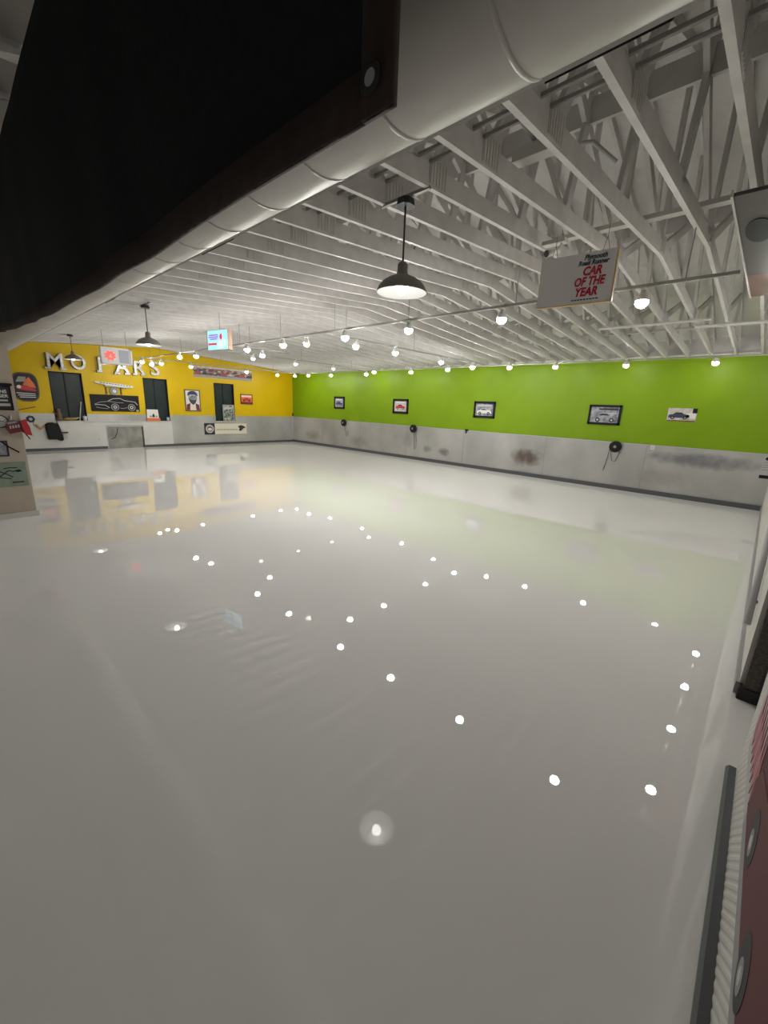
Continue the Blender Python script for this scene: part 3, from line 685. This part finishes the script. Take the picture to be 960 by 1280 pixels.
# small red sign
t = picture('red_sign', 'small framed red sign on the yellow wall right of the last window', 'sign', onyellow(9.19,1.89), Y90, .56, .42, 'maroon', .03, 'orange')
mk('caption_band', 'cream', t, (-.24,.24,-.022,-.0186,.09,.16)); car(t, 0, -.02, .40, 'red', 'black', 'maroon', -.0186); mk('lower_band', 'maroon', t, (-.25,.25,-.021,-.0186,-.18,-.11))
# white eagle banner on the sheeting
t = thing('white_banner_sign', 'long white sign with a dark winged emblem on the metal sheeting', 'sign', (W+.013,8.195,.645), Y90)
mk('sign_board', 'cream', t, (-.50,.925,-.02,0,-.22,.21), bevel=.003)
mk('emblem_square', 'dark', t, (-.925,-.50,-.022,0,-.23,.23))
bm = bmesh.new(); disc_y(bm, -.71, 0, .17, -.025, -.022, 24); obj('emblem_disc', bm, 'lgrey', t)
bm = bmesh.new(); disc_y(bm, -.71, .0, .11, -.028, -.025, 24); obj('emblem_core', bm, 'brown', t)
bm = bmesh.new(); disc_y(bm, -.71, -.015, .06, -.031, -.028, 16, .085); obj('emblem_heart', bm, 'paper', t)
for q in range(14): mk('script_mark', 'grey', t, (-.44+q*.068,-.44+q*.068+.05,-.0225,-.02,-.05-.001*q,-.02+.012*(q%2)))
poly('wing_emblem', 'dark', t, [(.52,.10),(.66,.15),(.82,.10),(.88,.02),(.76,.02),(.78,-.03),(.70,-.03),(.71,-.08),(.62,-.10),(.55,-.06),(.60,.0)], -.023, -.02)

# things on the counter and window sills
t = thing('tent_sign', 'small white sign with orange base on the middle window sill', 'sign', (W+.055,5.37,.953), Y90)
poly('sign_board', 'paper', t, [(-.20,.10),(.20,.10),(.18,.42),(-.19,.42)], -.03, 0); mk('base', 'orange', t, (-.22,.24,-.04,.01,0,.11), bevel=.004)
poly('figure_print', 'dark', t, [(-.02,.14),(.06,.14),(.05,.24),(.02,.28),(-.02,.22)], -.034, -.03); mk('script_mark', 'grey', t, (-.12,-.03,-.034,-.03,.14,.20)); mk('script_mark', 'grey', t, (.08,.15,-.034,-.03,.14,.20))
def tumbler(label, y, h, r, m):
    t = thing('tumbler', label, 'cup', (W+.03, y, .956)); bm = bmesh.new(); lathe(bm, [(0,0),(r*.8,0),(r,h),(r*.9,h),(r*.72,.01),(0,.01)], 18); obj('cup_body', bm, m, t, smooth=True)
    bm = bmesh.new(); tube(bm, [(.02,0,h*.5),(.03,.0,h*1.3)], .006, 6); obj('straw', bm, 'lgrey', t)
tumbler('small grey cup at the right corner of the middle window', 5.90, .13, .05, 'lgrey')
tumbler('pale cup at the right corner of the left window', 3.28, .15, .06, 'paper')
t = thing('menu_board', 'printed board leaning in the window nearest the green wall', 'board', (W+.02,8.35,.953), Y90)
mk('frame', 'grey', t, (-.25,.25,-.02,.02,0,.68)); mk('print', 'menu', t, (-.22,.22,-.025,-.02,.03,.64)); mk('header_print', 'lgrey', t, (-.16,.17,-.028,-.025,.50,.58))
t.rotation_euler = (math.radians(-3), 0, Y90)
t = thing('figurine', 'small brown figurine standing left on the left window sill', 'figurine', (W+.03,2.60,.956))
bm = bmesh.new(); lathe(bm, [(0,0),(.09,0),(.10,.05),(.07,.12),(.09,.20),(.05,.26),(.06,.31),(.04,.37),(0,.39)], 16); obj('figure_body', bm, 'brown', t, smooth=True)
bm = bmesh.new(); tube(bm, [(.03,-.06,.20),(.05,-.13,.26),(.05,-.10,.33)], .025, 8); obj('figure_arm', bm, 'brown', t, smooth=True)
t = thing('toy_airplane', 'yellow model plane lying on the left window sill', 'toy', (W+.03,2.93,.96))
bm = bmesh.new(); tube(bm, [(0,-.22,.05),(0,-.1,.055),(0,.1,.07),(0,.2,.10)], [.02,.045,.035,.015], 10); obj('fuselage', bm, 'gold', t, smooth=True)
bm = bmesh.new(); prism_z(bm, [(-.10,-.06),(.12,-.06),(.12,.03),(-.10,.03)], .07, .085); obj('wing', bm, 'gold', t)
t = thing('leaning_stick', 'pale stick leaning in the right side of the left window', 'stick', (W-.02,3.17,.956))
bm = bmesh.new(); tube(bm, [(.02,-.03,0),(.0,.02,.3),(-.02,.07,.58)], .016, 8); obj('shaft', bm, 'lgrey', t); bm = bmesh.new(); ball(bm, .024, (-.02,.07,.59), 1); obj('knob_end', bm, 'paper', t, smooth=True)

# black bag hanging on the counter front
t = thing('black_bag', 'black cloth bag hanging on the white counter front', 'bag', (W+.026,2.42,.34), Y90)
bm = bmesh.new(); g = []
prf = [(-.20,.02),(-.22,.26),(-.24,.50),(-.16,.56),(-.02,.57),(.06,.53),(.12,.55),(.17,.30),(.21,.0),(.16,-.04),(.02,.02)]
hexa(bm, [(a,-.03,b) for a,b in prf], [(a*.9,-.16,b*.9+.03) for a,b in prf]); obj('bag_body', bm, 'black', t, bevel=.02)
bm = bmesh.new(); tube(bm, [(.08,-.06,.5),(.10,-.07,.66),(.12,-.06,.7),(.12,-.03,.62)], .012, 6); obj('strap', bm, 'brown', t)
bm = bmesh.new(); tube(bm, [(-.22,-.06,.46),(-.35,-.06,.36),(-.45,-.05,.5)], .035, 8); obj('tassel', bm, 'gold', t, smooth=True)
mk('tag', 'lgrey', t, (.20,.30,-.10,-.08,.04,.20)); mk('handle_bar', 'dark', t, (.16,.34,-.09,-.06,.22,.26))

# hanging box signs
t = thing('lit_box_sign', 'lit cyan box sign hanging between the trusses and the yellow wall', 'sign', (-7.9,3.77,2.90))
w_, h_ = .30, .175
mk('cabinet', 'copper', t, (-w_,w_,.0,.10,-h_,h_), bevel=.004); mk('screen', 'cyan', t, (-w_+.006,w_-.006,-.006,0,-h_+.006,h_-.006))
for zz, x0_, x1_ in ((.09,-.25,.02),(.055,-.26,.03),(.02,-.22,.0)): mk('script_mark', 'purple', t, (x0_,x1_,-.009,-.006,zz-.012,zz+.012))
mk('red_band', 'litred', t, (-.28,-.02,-.009,-.006,-.085,-.05)); poly('white_patch', 'litwhite', t, [(-.02,-.15),(.24,-.12),(.25,.0),(.10,.02),(.01,-.06)], -.008, -.006)
poly('red_patch', 'litred', t, [(.07,.07),(.12,.12),(.15,.06),(.13,-.01),(.08,.02)], -.010, -.006)
bm = bmesh.new(); tube(bm, [(.0,.06,h_),(.0,.06,prof(3.83)-2.90)], .005, 6); obj('hanging_rod', bm, 'rod', t)
t.rotation_euler = (0,0,math.radians(10))
t = thing('white_box_sign', 'white hanging box sign with glowing red emblem before the letters', 'sign', (-12.0,3.16,2.745), Y90)
mk('cabinet', 'panelwhite', t, (-.33,.33,0,.14,-.19,.19), bevel=.006)
mk('frame', 'paper', t, (-.33,.33,-.015,0,-.19,-.17), (-.33,.33,-.015,0,.17,.19), (-.33,-.31,-.015,0,-.19,.19), (.29,.33,-.015,0,-.19,.19))
bm = bmesh.new(); pts = []
for q in range(16):
    a = 2*PI*q/16; r = .13 if q % 2 else .09; pts.append((-.14+r*math.cos(a), .0+r*.95*math.sin(a)))
prism_y(bm, pts, -.012, -.002); obj('red_emblem', bm, 'glow_red', t)
bm = bmesh.new(); prism_y(bm, [(-.17,-.04),(-.11,-.05),(-.13,.05)], -.015, -.012); obj('emblem_mark', bm, 'paper', t)
mk('grey_panel', 'bluegrey', t, (.05,.26,-.008,-.001,-.15,.15))
for s in (-.25,.25):
    bm = bmesh.new(); tube(bm, [(s,.07,.19),(s,.07,prof(3.16)-2.745)], .006, 6); obj('hanging_rod', bm, 'rod', t)

# white and red CAR OF THE YEAR sign
def ray_sign():
    t = thing('hanging_sign', 'white hanging sign with red CAR OF THE YEAR lettering', 'sign', (-1.592,4.20,3.015), 0)
    w_, h_ = .66, .425
    mk('board', 'wood', t, (-w_/2,w_/2,.0,.045,-h_/2,h_/2)); mk('face', 'signface', t, (-w_/2+.004,w_/2-.012,-.004,0,-h_/2+.010,h_/2-.004))
    text('lettering', 'Plymouth', .056, 'navy', t, (.15,-.006,.170), shear=.25, offset=.0014, xs=.88)
    text('lettering', 'Road Runner', .056, 'navy', t, (.135,-.006,.124), shear=.25, offset=.0014, xs=.84)
    text('lettering', 'CAR', .098, 'tred', t, (.135,-.006,.055), shear=.2, offset=.0034, xs=.82)
    text('lettering', 'OF THE', .098, 'tred', t, (.12,-.006,-.030), shear=.2, offset=.0034, xs=.76)
    text('lettering', 'YEAR', .098, 'tred', t, (.105,-.006,-.115), shear=.2, offset=.0034, xs=.82)
    for q in range(9): mk('small_print', 'dark', t, (-.01+q*.026,-.01+q*.026+.02,-.006,-.004,-.180,-.171))
    for s in (-.22,.22):
        bm = bmesh.new()
        for e in (-.03,.03): tube(bm, [(s+e,.02,h_/2-.01),(s,.02,h_/2+.11),(s,.02,prof(4.2)-3.015+.02)], .003, 5)
        obj('hanging_wire', bm, 'rod', t)
    t.rotation_euler = (0, 0, math.radians(4.5))
ray_sign()

# ------------------------------------------------------------------ booth wall posters
def onbooth(y, z): return (SX+.001, y, z)
t = picture('notice_board', 'black notice with white lettering on the beige wall end', 'notice', onbooth(.52,1.72), Y90, .40, .33, 'black', .018, 'dark', depth=.02)
text('lettering', 'NS', .06, 'paper', t, (.115,-.0135,.085), offset=.0015); text('lettering', 'GER', .06, 'paper', t, (.105,-.0135,.025), offset=.0015)
mk('line_print', 'lgrey', t, (-.16,.15,-.0145,-.012,-.045,-.022)); mk('line_print', 'lgrey', t, (-.16,.17,-.0145,-.012,-.11,-.075))
mk('header_rail', 'black', t, (-.2,.22,-.035,0,.165,.20))
t = picture('sage_poster', 'sage green poster with dark drawing low on the beige wall end', 'poster', onbooth(.535,.645), Y90, .40, .36, None, 0, 'sage', depth=.008)
for pts in ([(-.18,.02),(-.08,-.04),(.02,-.06)], [(-.14,.08),(-.04,.02),(.04,-.04)], [(-.05,.09),(.02,.10),(.10,.095)], [(-.1,-.02),(.0,.06),(.06,.04)]): stroke('drawing_print', 'dark', t, pts, .014, -.005)
poly('drawing_print', 'black', t, [(.05,.05),(.12,.07),(.15,.04),(.10,.03)], -.007, -.005); mk('caption_print', 'dark', t, (.02,.15,-.007,-.005,-.125,-.105))
t = picture('small_picture', 'small dark tilted picture above the sage green poster', 'picture', onbooth(.47,1.02), Y90, .22, .22, 'dark', .02, 'photo_grey', depth=.02)
t.rotation_euler = (0, math.radians(0), Y90)
stroke('frame_corner', 'black', t, [(.05,.10),(.12,.02),(.22,-.06)], .02, -.02)
t = thing('round_clock', 'round white clock with dark rim at the left frame edge', 'clock', onbooth(.545,1.40), Y90)
bm = bmesh.new(); lathe(bm, [(0,-.02),(.075,-.02),(.078,-.03),(.09,-.03),(.092,0)], 32, 'y'); obj('rim', bm, 'dark', t, smooth=False)
bm = bmesh.new(); disc_y(bm, 0, 0, .076, -.024, -.019, 32); obj('dial', bm, 'paper', t)
mk('hand', 'black', t, (-.004,.004,-.027,-.024,0,.05)); mk('hand', 'black', t, (0,.04,-.027,-.024,-.004,.004))
# red pennant sign sticking out from the booth wall
t = thing('red_pennant', 'red pennant with pale script jutting past the beige wall end', 'pennant', (SX+.03,.60,1.20), Y90)
prf = [(.02,.20),(.14,.22),(.25,.20),(.35,.235),(.36,.20),(.40,.13),(.42,.0),(.30,.02),(.25,.06),(.10,.04),(.04,.03),(-.02,.10)]
prf = [(a*.62, b) for a, b in prf]
poly('cloth', 'maroon', t, prf, -.05, -.01)
poly('red_fold', 'red', t, [(.155,.215),(.22,.235),(.262,.0),(.185,.02),(.17,.10)], -.065, -.05)
for q in range(4): poly('script_mark', 'lgrey', t, [(.03+q*.03,.10+.006*q),(.05+q*.03,.105+.006*q),(.045+q*.03,.145+.006*q),(.03+q*.03,.14+.006*q)], -.056, -.05)
poly('pale_edge', 'grey', t, [(.0,.19),(.10,.21),(.13,.19),(.02,.16)], -.056, -.05)
bm = bmesh.new(); tube(bm, [(.05,-.03,.22),(.06,-.02,.28)], [.022,.012], 8); obj('hook', bm, 'grey', t)
bm = bmesh.new(); tube(bm, [(.19,-.04,.02),(.215,-.04,-.02),(.23,-.04,-.05)], .008, 6); obj('tail_cord', bm, 'black', t)
t = thing('blue_rosette', 'dark blue and white rosette by the red pennant', 'rosette', (SX+.02,.875,1.435), Y90)
bm = bmesh.new()
for q in range(7):
    a = 2*PI*q/7; disc_y(bm, .03*math.cos(a), .03*math.sin(a), .022, -.03-.002*q, -.01, 10)
obj('ribbon', bm, 'navy', t); bm = bmesh.new(); disc_y(bm, 0, 0, .02, -.05, -.02, 14); obj('centre', bm, 'lgrey', t)
bm = bmesh.new(); tube(bm, [(-.11,-.005,-.03),(0,-.012,0)], .006, 6); tube(bm, [(.02,-.02,-.03),(.03,-.02,-.10)], .008, 6); obj('stem', bm, 'grey', t)

# ------------------------------------------------------------------ right wall: post, rail, poster
t = thing('gate_post', 'dark bronze mesh post with black foot at the side wall opening', 'post', (R+.05,3.42,0))
mk('foot', 'rub', t, (-.052,.058,-.04,.03,0,.09), bevel=.004); mk('shaft', 'mesh', t, (-.03,.045,-.03,.025,.09,2.2), bevel=.004)
mk('edge_strip', 'dark', t, (.045,.058,-.03,.025,.09,2.2))
t = thing('hand_rail', 'grey metal rail sloping up the far side wall', 'hand rail', (R-.03,3.86,.36))
bm = bmesh.new(); tube(bm, [(0,0,0),(0,.41,.41),(0,1.2,1.2)], .022, 10); obj('rail', bm, 'lgrey', t, smooth=True)
for q in (.15,.9):
    bm = bmesh.new(); tube(bm, [(0,q,q),(.035,q,q-.02)], .01, 8); obj('bracket', bm, 'grey', t)
t = thing('car_poster', 'poster of a red car with pink flames on the near side wall', 'poster', (RN-.001,1.5,.9), -Y90)
mk('sheet', 'lgrey', t, (-.80,.80,-.003,0,-.53,.45)); mk('red_field', 'poster_maroon', t, (-.36,.80,-.004,-.003,-.30,.45))
o = poly('car_body', 'poster_red', t, [(-.30,-.46),(-.32,-.34),(-.24,-.24),(.0,-.18),(.12,-.06),(.45,-.04),(.74,-.14),(.78,-.44)], -.0055, -.004)
for x, z in ((-.03,-.345),(.37,-.39)):
    bm = bmesh.new(); disc_y(bm, x, z, .088, -.0065, -.0055, 24); w1 = obj('wheel', bm, 'dark', o)
    bm = bmesh.new(); disc_y(bm, x, z-.02, .042, -.0075, -.0065, 20); obj('hub', bm, 'grey', w1)
    bm = bmesh.new(); disc_y(bm, x, z-.02, .022, -.0082, -.0075, 16); obj('hub_cap', bm, 'silver', w1)
for q in range(7):
    x = -.76+q*.065; poly('flame_print', 'flame_pink' if q % 2 else 'flame_red', t, [(x,-.40+.01*q),(x+.05,-.46),(x+.10,-.34),(x+.06,-.26),(x+.045,-.12+.02*(q%3)),(x+.02,-.28)], -.0048-.0001*q, -.003)
mk('ground_print', 'grey', t, (-.30,.80,-.0038,-.003,-.53,-.47))

# ------------------------------------------------------------------ camera, world, view
f_, yaw, pitch, roll = 505.31, .7445, .2543, .0415
d = Vector((-math.sin(yaw)*math.cos(pitch), math.cos(yaw)*math.cos(pitch), -math.sin(pitch)))
r = Vector((math.cos(yaw), math.sin(yaw), 0)); u = r.cross(d)
r2 = math.cos(roll)*r + math.sin(roll)*u; u2 = -math.sin(roll)*r + math.cos(roll)*u
cam = bpy.data.cameras.new('camera'); co = bpy.data.objects.new('camera', cam); C.objects.link(co)
cam.sensor_fit = 'VERTICAL'; cam.sensor_height = 36; cam.lens = 36*f_/1280; cam.clip_start = .02
mt = Matrix((r2, u2, -d)).transposed().to_4x4(); mt.translation = (0, 0, CAMH); co.matrix_world = mt
bpy.context.scene.camera = co
w = bpy.data.worlds.new('world'); bpy.context.scene.world = w; w.use_nodes = True
w.node_tree.nodes['Background'].inputs[0].default_value = (.02,.02,.022,1); w.node_tree.nodes['Background'].inputs[1].default_value = 1
vs = bpy.context.scene.view_settings
vs.view_transform = 'Standard'; vs.look = 'None'; vs.gamma = 1; vs.use_curve_mapping = False; vs.exposure = 0.0
